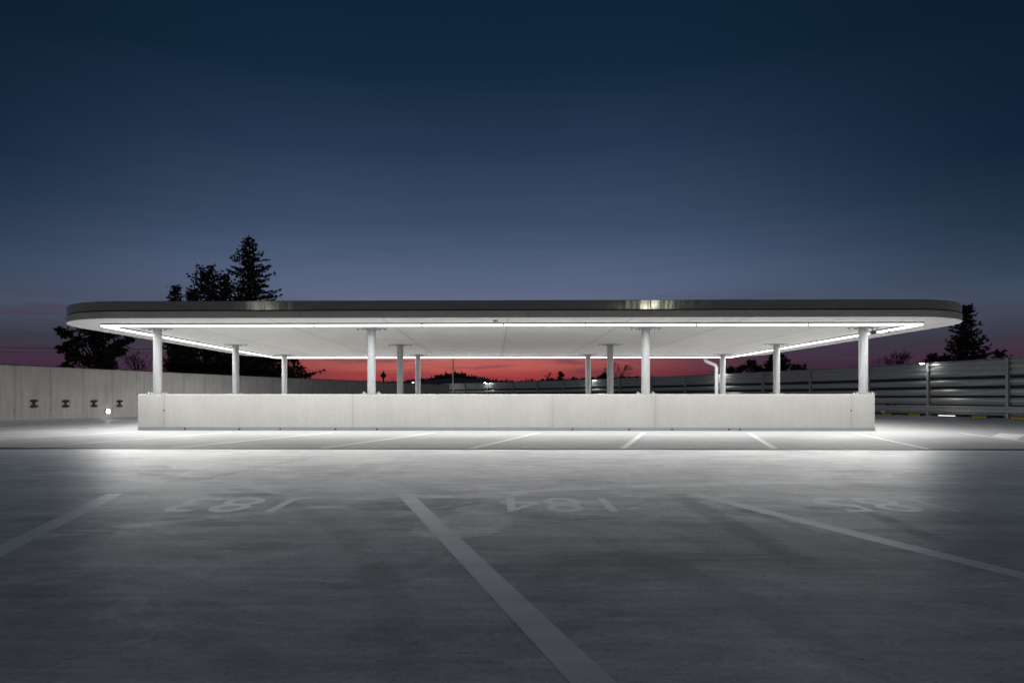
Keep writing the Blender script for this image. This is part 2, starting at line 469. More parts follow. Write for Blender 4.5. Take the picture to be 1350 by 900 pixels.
for i in range(len(us)-1):
    for j in range(nr-1): fs.append((i*nr+j, (i+1)*nr+j, (i+1)*nr+j+1, i*nr+j+1))
m.add(vs, fs, True)
tag(m.build('hills', M_hill), 'dark wooded hills on the horizon', 'hills', kind='structure')

# far wood on the ridge
m = MB()
def cone(m, p, h, r, n=6):
    for k in range(3):
        z0 = p.z + h*(.12+.27*k); z1 = p.z+h*(.55+.225*k); rr = r*(1-.27*k)
        ring = [(p.x+rr*random.uniform(.75, 1.2)*math.cos(2*math.pi*j/n), p.y+rr*random.uniform(.75, 1.2)*math.sin(2*math.pi*j/n), z0+random.uniform(-.05, .05)*h) for j in range(n)]
        m.add(ring+[(p.x, p.y, z1)], [(j, (j+1) % n, n) for j in range(n)])
def blob(m, p, h, r):
    for k in range(7):
        c = Vector((p.x+random.uniform(-.6, .6)*r, p.y+random.uniform(-.6, .6)*r, p.z+h*random.uniform(.3, .85)))
        rr = r*random.uniform(.4, .7)
        prof = [(0.05*rr, -rr), (.7*rr, -.65*rr), (rr*random.uniform(.85, 1.1), 0), (.68*rr, .7*rr), (.05*rr, rr)]
        m.lathe(prof, c, 7, False)
u = 100
while u < 1320:
    dens = 1.6 if 540 < u < 640 else 2.3
    u += dens*random.uniform(.3, 1.0)*1.3
    tall = 4.2+6.5*math.exp(-((u-600)/32)**2)+(1.8 if u > 690 else 0)
    Zt = random.uniform(760, 815)
    p = at(u, hillv(u)+1.4, Zt)
    h = tall*random.uniform(.45, 1.1)
    p.z -= h*.35+1.2; h *= 1.3
    if random.random() < .5: cone(m, p, h, h*.22)
    else: blob(m, p, h*.75, h*.3)
tag(m.build('far_wood', M_hill), 'distant woodland along the ridge', 'wood', kind='stuff')

# parking deck: one sheet with a slab edge, bounded by the wall on the left and the fence on the right and far side
poly = [W0 + Vector((0, 0, 0)), Vector((-34, -45, 0)), Vector((40, -45, 0)), FENCE[0]+Vector((.6, 0, 0))] + [p + Vector((.35, .35, 0)) for p in FENCE[1:]]
end = at(552, V0, 92); end.z = 0
poly += [end, W1]
poly = [(p.x, p.y) for p in poly]
m = MB(); m.prism(poly, -.45, 0)
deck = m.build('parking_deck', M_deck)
tag(deck, 'grey coated concrete parking deck with painted bays and a drain line', 'parking deck', kind='structure')

m = MB()
m.box((-40, DR-.15, 0.001), (40, DR+.15, .006))
for i in range(-40, 40):
    m.box((i+.0, DR-.015, .006), (i+.97, DR+.015, .008))
m.build('drain_channel', M_dark, deck)

def strip(m, a, b, w, z=.0015, flat_ends=True):
    """painted line from a to b, ends cut parallel to x"""
    d = (b-a).normalized(); hw = w/2/abs(d.y) if flat_ends and abs(d.y) > .3 else None
    if hw:
        m.add([(a.x-hw, a.y, z), (a.x+hw, a.y, z), (b.x+hw, b.y, z), (b.x-hw, b.y, z)], [(0, 1, 2, 3) if b.y > a.y else (3, 2, 1, 0)])
    else:
        s_ = Vector((-d.y, d.x, 0))*w/2
        m.add([(a-s_)+Vector((0, 0, z)), (b-s_)+Vector((0, 0, z)), (b+s_)+Vector((0, 0, z)), (a+s_)+Vector((0, 0, z))], [(0, 1, 2, 3)])

A15 = R(15.3); dn = Vector((math.sin(A15), -math.cos(A15), 0))
base_pts = [fl(-222, 650.4), fl(152, 650.4), fl(533, 650.4), fl(914, 650.4), fl(1296, 651.0)]
for p in base_pts:
    m = MB(); strip(m, p, p+dn*5.4, .158); m.build('parking_line', M_paint, deck)
A16 = R(15.9); df = Vector((-math.sin(A16), -math.cos(A16), 0))
y_top = fl(846.7, 569.6)
for i in range(-7, 6):
    p = Vector((y_top.x + i*2.975, 19.62 if -4.5 < i < 3.5 else 20.3, 0))
    if p.x < -11.4: p = p - df*2.0
    Ln = (p.y-12.95)/math.cos(A16)
    m = MB(); strip(m, p, p+df*(Ln if i % 2 else Ln-.25), .13); m.build('parking_line', M_paint_far, deck)
# painted field on the right
m = MB()
q = [fl(1307, 575.2), fl(1340, 579.6), fl(1352, 572.6), fl(1317.6, 570.8)]
m.add([(p.x, p.y, .0015) for p in q], [(0, 1, 2, 3)])
m.build('painted_field', M_paint_far, deck)
# two bright reflection bands on the left, laid in as white lines, running towards the wall
for a, b in (((-60, 569.6), (178, 563.2)), ((-60, 564.6), (178, 560.4))):
    m = MB(); strip(m, fl(*a), fl(*b), .14, flat_ends=False); m.build('parking_line', M_paint_far, deck)

# bay numbers, read from the far side
def number(txt, cx, cy, w, h):
    cu = bpy.data.curves.new('num', 'FONT'); cu.body = txt; cu.size = 1
    o = bpy.data.objects.new('num', cu); COL.objects.link(o)
    dg = bpy.context.evaluated_depsgraph_get(); dg.update()
    me = bpy.data.meshes.new_from_object(o.evaluated_get(dg))
    bpy.data.objects.remove(o)
    xs = [v.co.x for v in me.vertices]; ys = [v.co.y for v in me.vertices]
    x0, x1, y0, y1 = min(xs), max(xs), min(ys), max(ys)
    for v in me.vertices:
        v.co = Vector((cx - ((v.co.x-x0)/(x1-x0)-.5)*w, cy - ((v.co.y-y0)/(y1-y0)-.5)*h, .0015))
    me.materials.clear(); me.materials.append(M_paint_num)
    me.name = 'bay_number'
    ob = bpy.data.objects.new('bay_number', me); COL.objects.link(ob); ob.parent = deck
    return ob
for i, tx in enumerate(('183', '184', '185')):
    c = at(306 if i == 0 else (733 if i == 1 else 1160), V0, 6.40)
    number(tx, c.x, c.y, 1.04, .83)
# what is left of the bay numbers beside the drain: worn strokes only
ghost = [[(690,587.2,696,590.6),(674,587.2,684,588.0)],[(694,587,716,587.8),(708,588.6,712,590.2)],[(732,587.2,742,588.2),(742,588.2,751,590.2)],
         [(872,588,882,588.9),(880,588.6,891,591)],[(905,588.4,912,590.6)],[(924,587.8,932,589.0),(930,589,938,590.4),(943,589.2,952,590.4)],
         [(1062,588,1076,588.8),(1074,588.4,1092,590.6)],[(1100,588,1112,590.4)],[(1132,588,1144,590.4)],
         [(1259,588.2,1272,589.2)],[(1280,588.2,1296,588.8),(1296,588.2,1308,590.6)],[(1310,588.2,1322,589),(1328,589,1334,590.4)],
         [(489,590.2,499,588.4)],[(512,590.2,534,588.2)],[(536,590,558,587.8)],[(352,590.4,366,588.2)],[(300,590.4,318,588.4)]]
for g in ghost:
    m = MB()
    for a, b, c, d in g:
        p = fl(a, b); q = fl(c, d)
        if p.y > q.y: p, q = q, p
        strip(m, p, q, .12)
    m.build('bay_number', M_paint_ghost, deck)

# ------------------------------------------------------------------ pavilion
pav = empty('pavilion', (0, 0, 0), 'open pavilion with a rounded flat concrete roof on steel columns above a pale parapet', 'pavilion')
def ring(x0, y0, x1, y1): return [(x0, y0), (x1, y0), (x1, y1), (x0, y1)]
TH, PH, CH = .30, 1.108, .022
m = MB()
lv = [(ring(BX0, BY0, BX1, BY1), 0), (ring(BX0, BY0, BX1, BY1), PH-CH), (ring(BX0+CH, BY0+CH, BX1-CH, BY1-CH), PH),
      (ring(BX0+TH-CH, BY0+TH-CH, BX1-TH+CH, BY1-TH+CH), PH), (ring(BX0+TH, BY0+TH, BX1-TH, BY1-TH), PH-CH), (ring(BX0+TH, BY0+TH, BX1-TH, BY1-TH), 0)]
vs = [(x, y, z) for r, z in lv for x, y in r]
fs = []
for i in range(5):
    for k in range(4): fs.append((i*4+k, i*4+(k+1) % 4, i*4+4+(k+1) % 4, i*4+4+k))
m.add(vs, fs)
parapet = m.build('parapet', M_conc_par, pav)
m = MB(); e = .006
lv = [(ring(BX0-e, BY0-e, BX1+e, BY1+e), 0.001), (ring(BX0-e, BY0-e, BX1+e, BY1+e), .105), (ring(BX0+.01, BY0+.01, BX1-.01, BY1-.01), .111)]
vs = [(x, y, z) for r, z in lv for x, y in r]; fs = []
for i in range(2):
    for k in range(4): fs.append((i*4+k, i*4+(k+1) % 4, i*4+4+(k+1) % 4, i*4+4+k))
m.add(vs, fs); m.build('base_coating', M_coat, parapet)
for u in (240.6, 313.7, 368, 441.6, 496.6, 754.5, 829, 884.8, 959, 973):
    p = at(u, V0, 20.7)
    m = MB(); m.tube([(p.x, BY0-.022, .045), (p.x, BY0+.05, .048)], .028, 8); m.build('weep_pipe', M_black, parapet)

# roof
RX0, RX1, RY0, RY1, RR = -12.64, 13.47, 18.1, 36.3, 2.55
SOF = 3.12
def rounded(inset=0, n=20):
    x0, x1, y0, y1, r = RX0+inset, RX1-inset, RY0+inset, RY1-inset, RR-inset
    out = []
    for cx, cy, a0 in ((x1-r, y0+r, -90), (x1-r, y1-r, 0), (x0+r, y1-r, 90), (x0+r, y0+r, 180)):
        for k in range(n+1):
            a = R(a0+90*k/n); out.append((cx+r*math.cos(a), cy+r*math.sin(a)))
    return out
def shell(m, levels):
    n = len(levels[0][0]); vs = [(x, y, z) for r, z in levels for x, y in r]; fs = []
    for i in range(len(levels)-1):
        for k in range(n): fs.append((i*n+k, i*n+(k+1) % n, (i+1)*n+(k+1) % n, (i+1)*n+k))
    m.add(vs, fs, False)
    return vs, n
m = MB()
lv = [(rounded(.016), SOF), (rounded(0), SOF+.012), (rounded(0), SOF+.185), (rounded(.05), SOF+.19)]
vs, n = shell(m, lv)
m.add(vs[3*n:], [tuple(range(n))])
slab = m.build('roof_slab', M_conc_edge, pav)
m = MB(); m.add([(x, y, SOF) for x, y in rounded(.016)], [tuple(reversed(range(n)))]); m.build('soffit', M_conc_roof, slab)
m = MB()
lv = [(rounded(.12), SOF+.214), (rounded(.028), SOF+.214), (rounded(.02), SOF+.222), (rounded(.02), SOF+.455), (rounded(.03), SOF+.463), (rounded(.22), SOF+.463), (rounded(.22), SOF+.36)]
shell(m, lv)
fascia = m.build('roof_fascia', M_fascia, slab)
m = MB(); shell(m, [(rounded(.05), SOF+.185), (rounded(.05), SOF+.23)]); m.build('shadow_gap', M_black, slab)
m = MB(); m.add([(x, y, SOF+.37) for x, y in rounded(.215)], [tuple(range(len(rounded())))]); m.build('roof_covering', M_roofing, slab)
# fascia sheet joints
for x in (4.13,):
    m = MB(); m.box((x-.008, RY0+.008, SOF+.24), (x+.008, RY0+.03, SOF+.455)); m.build('fascia_joint', M_dark, slab)

M_bounce_floor = concrete('pale_bounce_floor', rgb(.66,.655,.645), blot=.08)  # unseen pale floor, added to bounce light up to the soffit
m = MB(); m.add([(BX0+TH, BY0+TH, .01), (BX1-TH, BY0+TH, .01), (BX1-TH, BY1-TH, .01), (BX0+TH, BY1-TH, .01)], [(0, 1, 2, 3)]); m.build('bounce_floor', M_bounce_floor, pav)
# columns
CX, CY = [-10.37, -3.76, 4.60, 11.16], [20.85, 27.2, 33.55]
CRAD = .128
def make_column(h):
    m = MB(); m.tube([(0, 0, .018), (0, 0, h-.02)], CRAD, 28, False)
    c = m.build('column', M_galv, pav)
    m = MB(); m.box((-.29, -.14, 0), (.29, .14, .02))
    for sx in (-1, 1):
        for sy in (-1, 1):
            m.lathe([(.0, .05), (.022, .05), (.024, .021), (.034, .021), (.034, .02)], (sx*.225, sy*.09, 0), 8)
            m.lathe([(.0, .075), (.011, .075), (.011, .05)], (sx*.225, sy*.09, 0), 8)
    m.build('base_plate', M_galv, c)
    m = MB(); m.box((-.20, -.20, h-.02), (.20, .20, h-.002))
    for sx in (-1, 1):
        m.box((sx*.34-.14, -.05, h-.014), (sx*.34+.14, .05, h-.002))
    for sx in (-1, 1):
        for dx in (.15, .27, .42):
            for sy in (-1, 1):
                if dx == .15 or sy == 1:
                    m.lathe([(.012, 0), (.012, -.02), (.02, -.02), (.02, -.045), (0, -.045)], (sx*dx, sy*.12 if dx == .15 else 0, h-.012), 6)
    m.build('cap_plate', M_galv, c)
    return c
first = make_column(SOF-PH); first_in = make_column(SOF)
used = set()
for j, y in enumerate(CY):
    for i, x in enumerate(CX):
        inner = j == 1 and i in (1, 2)
        src = first_in if inner else first
        c = src if src.name not in used else copy_tree(src, pav)
        used.add(src.name)
        c.location = (x, y, 0 if inner else PH)

# downpipe at the back edge: outlet, sloped offset, straight drop
a = at(930, 472, 35.9); b = at(944.5, 482.5, 35.9)
m = MB()
m.tube([(a.x-.02, a.y, SOF-.02), (a.x-.02, a.y, a.z-.10), (a.x+.06, a.y, a.z-.17), (b.x-.07, a.y, b.z+.06), (b.x, a.y, b.z-.04), (b.x, a.y, .0)], .095, 14)
dp = m.build('downpipe', M_galv, pav)
m = MB(); m.tube([(a.x-.02, a.y, SOF-.005), (a.x-.02, a.y, SOF-.10)], .13, 12); m.build('outlet_collar', M_galv, dp)
m = MB(); m.tube([(b.x, a.y, 1.6), (b.x, a.y, 1.66)], .105, 12); m.build('pipe_clamp', M_galv, dp)

# ------------------------------------------------------------------ linear lights under the roof edge: each luminaire a thing
LX0, LX1, LY0, LY1 = -11.25, 12.0, 19.32, 34.95
def make_light(L):
    root = empty('linear_light', (0, 0, 0), 'x', 'light', 'linear lights under the roof')
    m = MB(); m.box((-L/2, -.040, -.050), (L/2, .040, -.001)); m.build('housing', M_alu, root)
    m = MB()
    prof = [(-.034, -.051), (-.034, -.064)] + [(-.034*math.cos(R(a)), -.064-.034*math.sin(R(a))) for a in range(15, 180, 15)] + [(.034, -.064), (.034, -.051)]
    n = len(prof); e = L/2-.018
    vs = [(-e, y, z) for y, z in prof] + [(e, y, z) for y, z in prof]
    m.add(vs, [(k, k+1, n+k+1, n+k) for k in range(n-1)], False)
    m.build('diffuser', M_led, root)
    la = bpy.data.lights.new('lamp', 'AREA'); la.shape = 'RECTANGLE'; la.size = 2*e; la.size_y = .06
    la.energy = 31.0*2*e; la.color = (1, .985, .955)
    lo = bpy.data.objects.new('lamp', la); COL.objects.link(lo); lo.parent = root; lo.location = (0, 0, -.1005)
    for s_ in (-1, 1):
        m = MB(); m.box((s_*(L/2-.009)-.009, -.036, -.10), (s_*(L/2-.009)+.009, .036, -.046)); m.build('end_cap', M_alu, root)
    return root
def ordinal(i, n, a, b):
    nm = ['first', 'second', 'third', 'fourth', 'fifth', 'sixth', 'seventh', 'eighth']
    if i == 0: return a
    if i == n-1: return b
    return (nm[i], )
protos = {}
def place_light(L, loc, rz, label):
    key = round(L, 3)
    if key not in protos: o = protos[key] = make_light(L)
    else: o = copy_tree(protos[key])
    o.location = loc; o.rotation_euler = (0, 0, rz); o['label'] = label
cuts = [133, 277, 420, 563, 668, 778, 923, 1068, 1217]
fr = [(c-133)/(1217-133) for c in cuts]
W = LX1-LX0
nm = ['leftmost', 'second from left', 'third from left', 'fourth from left', 'fourth from right', 'third from right', 'second from right', 'rightmost']
Ls = [3.07, 3.07, 3.07, 2.3, 2.3, 3.12, 3.12, 3.20]; sc = W/sum(Ls)
x = LX0
for i in range(8):
    L = Ls[i]*sc
    place_light(L, (x+L/2, LY0, SOF), 0, 'white linear light in the front row under the roof, ' + nm[i])
    place_light(L, (x+L/2, LY1, SOF), 0, 'white linear light in the back row under the roof, ' + nm[i])
    x += L
for s_, x in (('left', LX0), ('right', LX1)):
    ln = (LY1-LY0-.10)/5
    for i, k in enumerate(['nearest the front', 'second from the front', 'in the middle', 'second from the back', 'nearest the back']):
        place_light(ln, (x, LY0+.05+ln*(i+.5), SOF), R(90), f'white linear light along the {s_} side under the roof, {k}')

# small devices under the soffit
def camera_thing(loc, label):
    r = empty('security_camera', loc, label, 'camera', 'small devices under the soffit')
    m = MB(); m.box((-.02, -.02, -.05), (.02, .02, 0)); m.build('bracket', M_alu, r)
    m = MB(); m.box((-.06, -.11, -.13), (.06, .07, -.05), bev=.008); m.build('housing', M_dark, r)
    m = MB(); m.tube([(0, -.11, -.09), (0, -.125, -.09)], .028, 10); m.build('lens', M_black, r)
p = at(1151, 436.3, 21.4); camera_thing((p.x, p.y, SOF), 'dark box camera under the soffit, close to the right front column')
p = at(1168, 437.0, 21.0); camera_thing((p.x, p.y, SOF), 'dark box camera under the soffit, between the right front column and the roof corner')
p = at(653, 423, 18.75)
r = empty('motion_sensor', (p.x, 18.75, SOF), 'small grey motion sensor on the soffit at the middle of the front edge', 'sensor')
m = MB(); m.lathe([(.07, 0), (.07, -.02), (.05, -.045), (0, -.05)], (0, 0, 0), 14); m.build('dome', M_alu, r)
m = MB(); m.lathe([(.085, 0), (.085, -.012), (.07, -.014)], (0, 0, 0), 14); m.build('base_ring', M_alu, r)

# slim mast behind the pavilion
p = at(597.3, V0, 45)
r = empty('mast', (p.x, p.y, 0), 'slim grey steel mast standing behind the pavilion', 'mast')
m = MB(); m.tube([(0, 0, .02), (0, 0, 4.1)], [.05, .04], 12); m.build('pole', M_post, r)
m = MB(); m.box((-.15, -.15, 0), (.15, .15, .02)); m.build('base_plate', M_post, r)

# ------------------------------------------------------------------ left concrete wall
def s_of(u):
    """distance along the wall from W0 of the wall point seen at pixel column u"""
    k = (u-U0)/F; d = Vector((k*cP-sP, k*sP+cP, 0))
    # W0 + s*wdir = t*d
    det = wdir.x*(-d.y) + d.x*wdir.y
    s_ = (-W0.x*(-d.y) + d.x*(-W0.y))/det
    return s_
js = [s_of(u) for u in (19.3, 66.7, 109.6, 147.9, 180.7)]
stp = (js[-1]-js[0])/4
js = [js[0]-stp*3, js[0]-stp*2, js[0]-stp] + js + [js[-1]+stp*k for k in range(1, 17)]
WH = 2.25
M_wall = concrete('grey_cast_concrete', rgb(.42,.408,.39), joints=js, holes=[(s, .52) for s in js[1:10]], streak=.38, blot=.24, jw=.016)
wall = empty('concrete_wall', W0, 'long grey board-cast concrete wall with panel joints along the left edge of the deck', 'wall', kind='thing', rz=math.atan2(wdir.y, wdir.x))
m = MB(); m.box((0, 0, -.4), (WLEN, .25, WH)); m.build('wall_panel', M_wall, wall)
m = MB(); m.box((0, -.02, WH), (WLEN, .27, WH+.03)); m.build('coping', M_dark, wall)
m = MB()
m.add([(0, -.10, .001), (WLEN, -.10, .001), (WLEN, -.10, .02), (0, -.10, .02), (WLEN, -.006, .115), (0, -.006, .115), (WLEN, .01, .115), (0, .01, .115)],
      [(0, 1, 2, 3), (3, 2, 4, 5), (5, 4, 6, 7)])
m.build('cove_coating', M_coat, wall)
wn = Vector((wdir.y, -wdir.x, 0))      # towards the deck

def wall_point(u, off=0.0):
    p = W0 + wdir*s_of(u) + wn*off
    return p
src = None
for i, (u, lab) in enumerate(((44, 'dark hourglass wall fitting, farthest left on the concrete wall'), (85.7, 'dark hourglass wall fitting, second from left on the concrete wall'),
              (123.4, 'dark hourglass wall fitting just left of the bright wall lamp'), (157, 'dark hourglass wall fitting just right of the bright wall lamp'))):
    if src is None:
        src = o = empty('wall_fitting', (0, 0, 0), lab, 'wall fitting', 'hourglass fittings on the concrete wall')
        m = MB(); m.lathe([(0, -.052), (.10, -.05), (.172, -.018), (.18, 0), (.165, .02), (.07, .055), (.035, .075)], (0, 0, -.105), 24); m.build('lower_disc', M_black, o)
        m = MB(); m.lathe([(.035, -.075), (.07, -.055), (.165, -.02), (.18, 0), (.172, .018), (.10, .05), (0, .052)], (0, 0, .105), 24); m.build('upper_disc', M_black, o)
        m = MB(); m.tube([(0, 0, -.04), (0, 0, .04)], .036, 12); m.build('neck', M_black, o)
        m = MB(); m.box((-.03, -.0, -.02), (.03, .09, .02)); m.build('bracket', M_dark, o)
    else: o = copy_tree(src)
    p = wall_point(u, .05); Zp = p.dot(Vector((-sP, cP, 0)))
    o.location = (p.x, p.y, H + (V0-531.7)/F*Zp); o.scale = (1, .34, 1); o.rotation_euler = (0, 0, math.atan2(wdir.y, wdir.x)); o['label'] = lab

# bright lamp at the wall foot
p = wall_point(141, .0); Zp = p.dot(Vector((-sP, cP, 0)))
r = empty('wall_lamp', (p.x, p.y, H+(V0-542)/F*Zp), 'bright square lamp low on the concrete wall', 'lamp', rz=math.atan2(wdir.y, wdir.x))
m = MB(); m.box((-.10, -.06, -.11), (.10, -.001, .11), bev=.02); m.build('housing', M_alu, r)
m = MB(); m.box((-.08, -.085, -.085), (.08, -.061, .085), bev=.02); m.build('diffuser', emission('bulkhead_glow', (1, .98, .94, 1), 18), r)

# rounded concrete end wall at the far corner, with a lamp
c = at(561, V0, 93); c.z = 0
r = empty('curved_wall', (c.x, c.y, 0), 'curved concrete end wall at the far corner where the wall meets the fence', 'wall', kind='thing')
m = MB(); m.prism([(1.55*math.cos(a), 1.55*math.sin(a)) for a in [2*math.pi*k/28 for k in range(28)]], -.4, 2.85, True); m.build('drum', M_wall, r)
m = MB(); m.prism([(1.6*math.cos(a), 1.6*math.sin(a)) for a in [2*math.pi*k/28 for k in range(28)]], 2.85, 2.9, True); m.build('coping', M_dark, r)
def lamp_thing(name, loc, label, mat, size, cat='lamp', group=None):
    r = empty(name, loc, label, cat, group)
    m = MB(); m.box((-size[0]/2, -size[1]/2, 0), (size[0]/2, size[1]/2, size[2]), bev=.01); m.build('housing', M_alu, r)
    m = MB(); m.box((-size[0]/2+.02, -size[1]/2+.02, -.03), (size[0]/2-.02, size[1]/2-.02, -.001)); m.build('lens', mat, r)
    return r
lamp_thing('wall_lamp', (c.x-.05, c.y-1.75, 2.55), 'small white lamp on the curved concrete end wall', emission('far_wall_glow', (1, .98, .94, 1), 110), (.3, .3, .1))
# far street light seen over the left wall
p = at(544.5, V0, 190)
r = empty('street_lamp', (p.x, p.y, -8), 'tiny distant street lamp over the end of the concrete wall', 'street lamp')
m = MB(); m.tube([(0, 0, 0), (0, 0, 13.3)], [.09, .06], 8); m.build('pole', M_dark, r)
m = MB(); m.box((-.3, -.2, 13.3), (.3, .2, 13.45)); m.build('head', M_dark, r)
m = MB(); m.box((-.25, -.22, 13.12), (.25, .15, 13.29)); m.build('lens', emission('far_street_glow', (1, .95, .85, 1), 7), r)

# wall closing the gap between the long wall and the curved end
a = W1; b = Vector((c.x-1.5, c.y, 0)); d = b-a
r = empty('end_wall', a, 'far end of the low concrete boundary wall beside the curved drum', 'wall', kind='thing', rz=math.atan2(d.y, d.x))
m = MB(); L = d.length
vs = [(0, 0, -.4), (L, 0, -.4), (L, 0, 2.8), (0, 0, WH), (0, .25, -.4), (L, .25, -.4), (L, .25, 2.8), (0, .25, WH)]
m.add(vs, [(0, 1, 2, 3), (5, 4, 7, 6), (3, 2, 6, 7), (1, 5, 6, 2), (4, 0, 3, 7)]); m.build('wall_panel', M_wall, r)
m = MB(); m.add([(0, -.02, WH), (L, -.02, 2.8), (L, .27, 2.8), (0, .27, WH), (0, -.02, WH+.03), (L, -.02, 2.83), (L, .27, 2.83), (0, .27, WH+.03)],
      [(3, 2, 1, 0), (4, 5, 6, 7), (0, 1, 5, 4), (1, 2, 6, 5), (2, 3, 7, 6), (3, 0, 4, 7)]); m.build('coping', M_dark, r)

# ------------------------------------------------------------------ steel fence
FH = 2.9
fo = FENCE[NPRE]
fence = empty('steel_fence', fo, 'tall fence of corrugated galvanised steel rails and posts curving round the deck', 'fence')
# boards as (top, bottom) fractions of the height from the top; each a folded sheet
def corr(zt, zb, n, d=.05):
    """trapezoid folds between zt and zb: list of (offset, z)"""
    out = []; h = (zt-zb)/n
    for i in range(n):
        z0 = zt-i*h
        out += [(0, z0), (d, z0-h*.28), (d, z0-h*.60), (0, z0-h*.88)]
    out.append((0, zb)); return out
def zf(f): return FH*(1-f)
boards = [corr(zf(.0), zf(.275), 3, .075), corr(zf(.335), zf(.445), 1, .08), corr(zf(.505), zf(.615), 1, .08), corr(zf(.66), zf(.775), 1, .08), corr(zf(.885), zf(.955), 1, .05)]
rail_prof = [(.14, zf(.80)), (.20, zf(.815)), (.20, zf(.835)), (.145, zf(.855)), (.145, zf(.865)), (.20, zf(.885)), (.20, zf(.905)), (.14, zf(.92))]
def inward(a, b):
    d = (b-a).normalized(); n = Vector((-d.y, d.x, 0))
    return n if n.dot(Vector((0, 15, 0))-a) > 0 else -n
for i in range(len(FENCE)-1):
    a, b = FENCE[i]-fo, FENCE[i+1]-fo; n = inward(FENCE[i], FENCE[i+1]); d = (b-a).normalized()
    a2, b2 = a+d*.03, b-d*.03
    m = MB()
    for pr in boards:
        vs = [a2+n*o+Vector((0, 0, z)) for o, z in pr] + [b2+n*o+Vector((0, 0, z)) for o, z in pr]
        k = len(pr)
        m.add(vs, [(j, j+1, k+j+1, k+j) for j in range(k-1)])
    top = [(-.04, FH), (.05, FH), (.05, FH+.02), (-.04, FH+.02)]
    vs = [a2+n*o+Vector((0, 0, z)) for o, z in top] + [b2+n*o+Vector((0, 0, z)) for o, z in top]
    m.add(vs, [(0, 1, 5, 4), (1, 2, 6, 5), (2, 3, 7, 6), (3, 0, 4, 7)])
    m.build('corrugated_panel', M_galv_d, fence)
    m = MB(); e0, e1 = a2-n*.035, b2-n*.035  # dark sheet added so the gaps between the boards read black
    m.add([e0+Vector((0, 0, .12)), e1+Vector((0, 0, .12)), e1+Vector((0, 0, FH-.03)), e0+Vector((0, 0, FH-.03))], [(0, 1, 2, 3)])
    m.build('added_backing_sheet', M_black, fence)
    m = MB(); vs = [a+n*(o+.03)+Vector((0, 0, z)) for o, z in rail_prof] + [b+n*(o+.03)+Vector((0, 0, z)) for o, z in rail_prof]
    k = len(rail_prof)
    m.add(vs, [(j, j+1, k+j+1, k+j) for j in range(k-1)]); m.build('guard_rail', M_galv_d, fence)
post_me = None
for i, p in enumerate(FENCE):
    a = FENCE[max(i-1, 0)]; b = FENCE[min(i+1, len(FENCE)-1)]; n = inward(a, b); ang = math.atan2(n.y, n.x)
    if post_me is None:
        m = MB()
        m.box((.085, -.085, 0), (.165, .085, FH+.03)) if False else None
        m.box((.150, -.075, 0.01), (.162, .075, FH+.03)); m.box((-.05, -.075, 0.01), (-.038, .075, FH+.03)); m.box((-.038, -.006, 0.01), (.150, .006, FH+.03))
        m.box((-.10, -.12, 0), (.20, .12, .01))
        o = m.build('post', M_post, fence); post_me = o.data
    else:
        o = bpy.data.objects.new('post', post_me); COL.objects.link(o); o.parent = fence
    o.location = p-fo; o.rotation_euler = (0, 0, ang)

# lamps on every fourth post
for idx, lab in ((1, 'white post-top lamp on the steel fence right of the pavilion'), (5, 'white post-top lamp on the steel fence beside the downpipe'),
                 (9, 'white post-top lamp on the far steel fence behind the pavilion columns'), (13, 'white post-top lamp on the far steel fence at the middle of the view')):
    p = FP[idx]; n = inward(FP[idx-1], FP[idx+1]); d = (FP[idx+1]-FP[idx-1]).normalized()
    r = empty('fence_lamp', p+n*.2+Vector((0, 0, FH-.02)), lab, 'lamp', 'lamps on the fence posts', rz=math.atan2(n.y, n.x))
    m = MB(); m.box((-.12, -.03, .0), (.20, .03, .05)); m.build('arm', M_alu, r)
    m = MB(); m.box((.20, -.085, -.01), (.42, .085, .05), bev=.012); m.build('head', M_alu, r)
    m = MB(); m.box((.24, -.065, -.035), (.40, .065, -.011)); m.build('lens', M_lamps if idx == 1 else M_lampw, r)

# amber lamp by the fence
p = at(931, 516, 57.3)
r = empty('amber_lamp', p, 'glowing amber lamp low in front of the fence beside the downpipe', 'lamp')
m = MB(); m.lathe([(.0, .10), (.16, .09), (.26, .0), (.16, -.09), (0, -.10)], (0, 0, 0), 16); m.build('lens', M_lamp_or, r)
m = MB(); m.tube([(0, .05, -.08), (0, .05, -p.z+.0)], .04, 8); m.build('stand', M_dark, r)

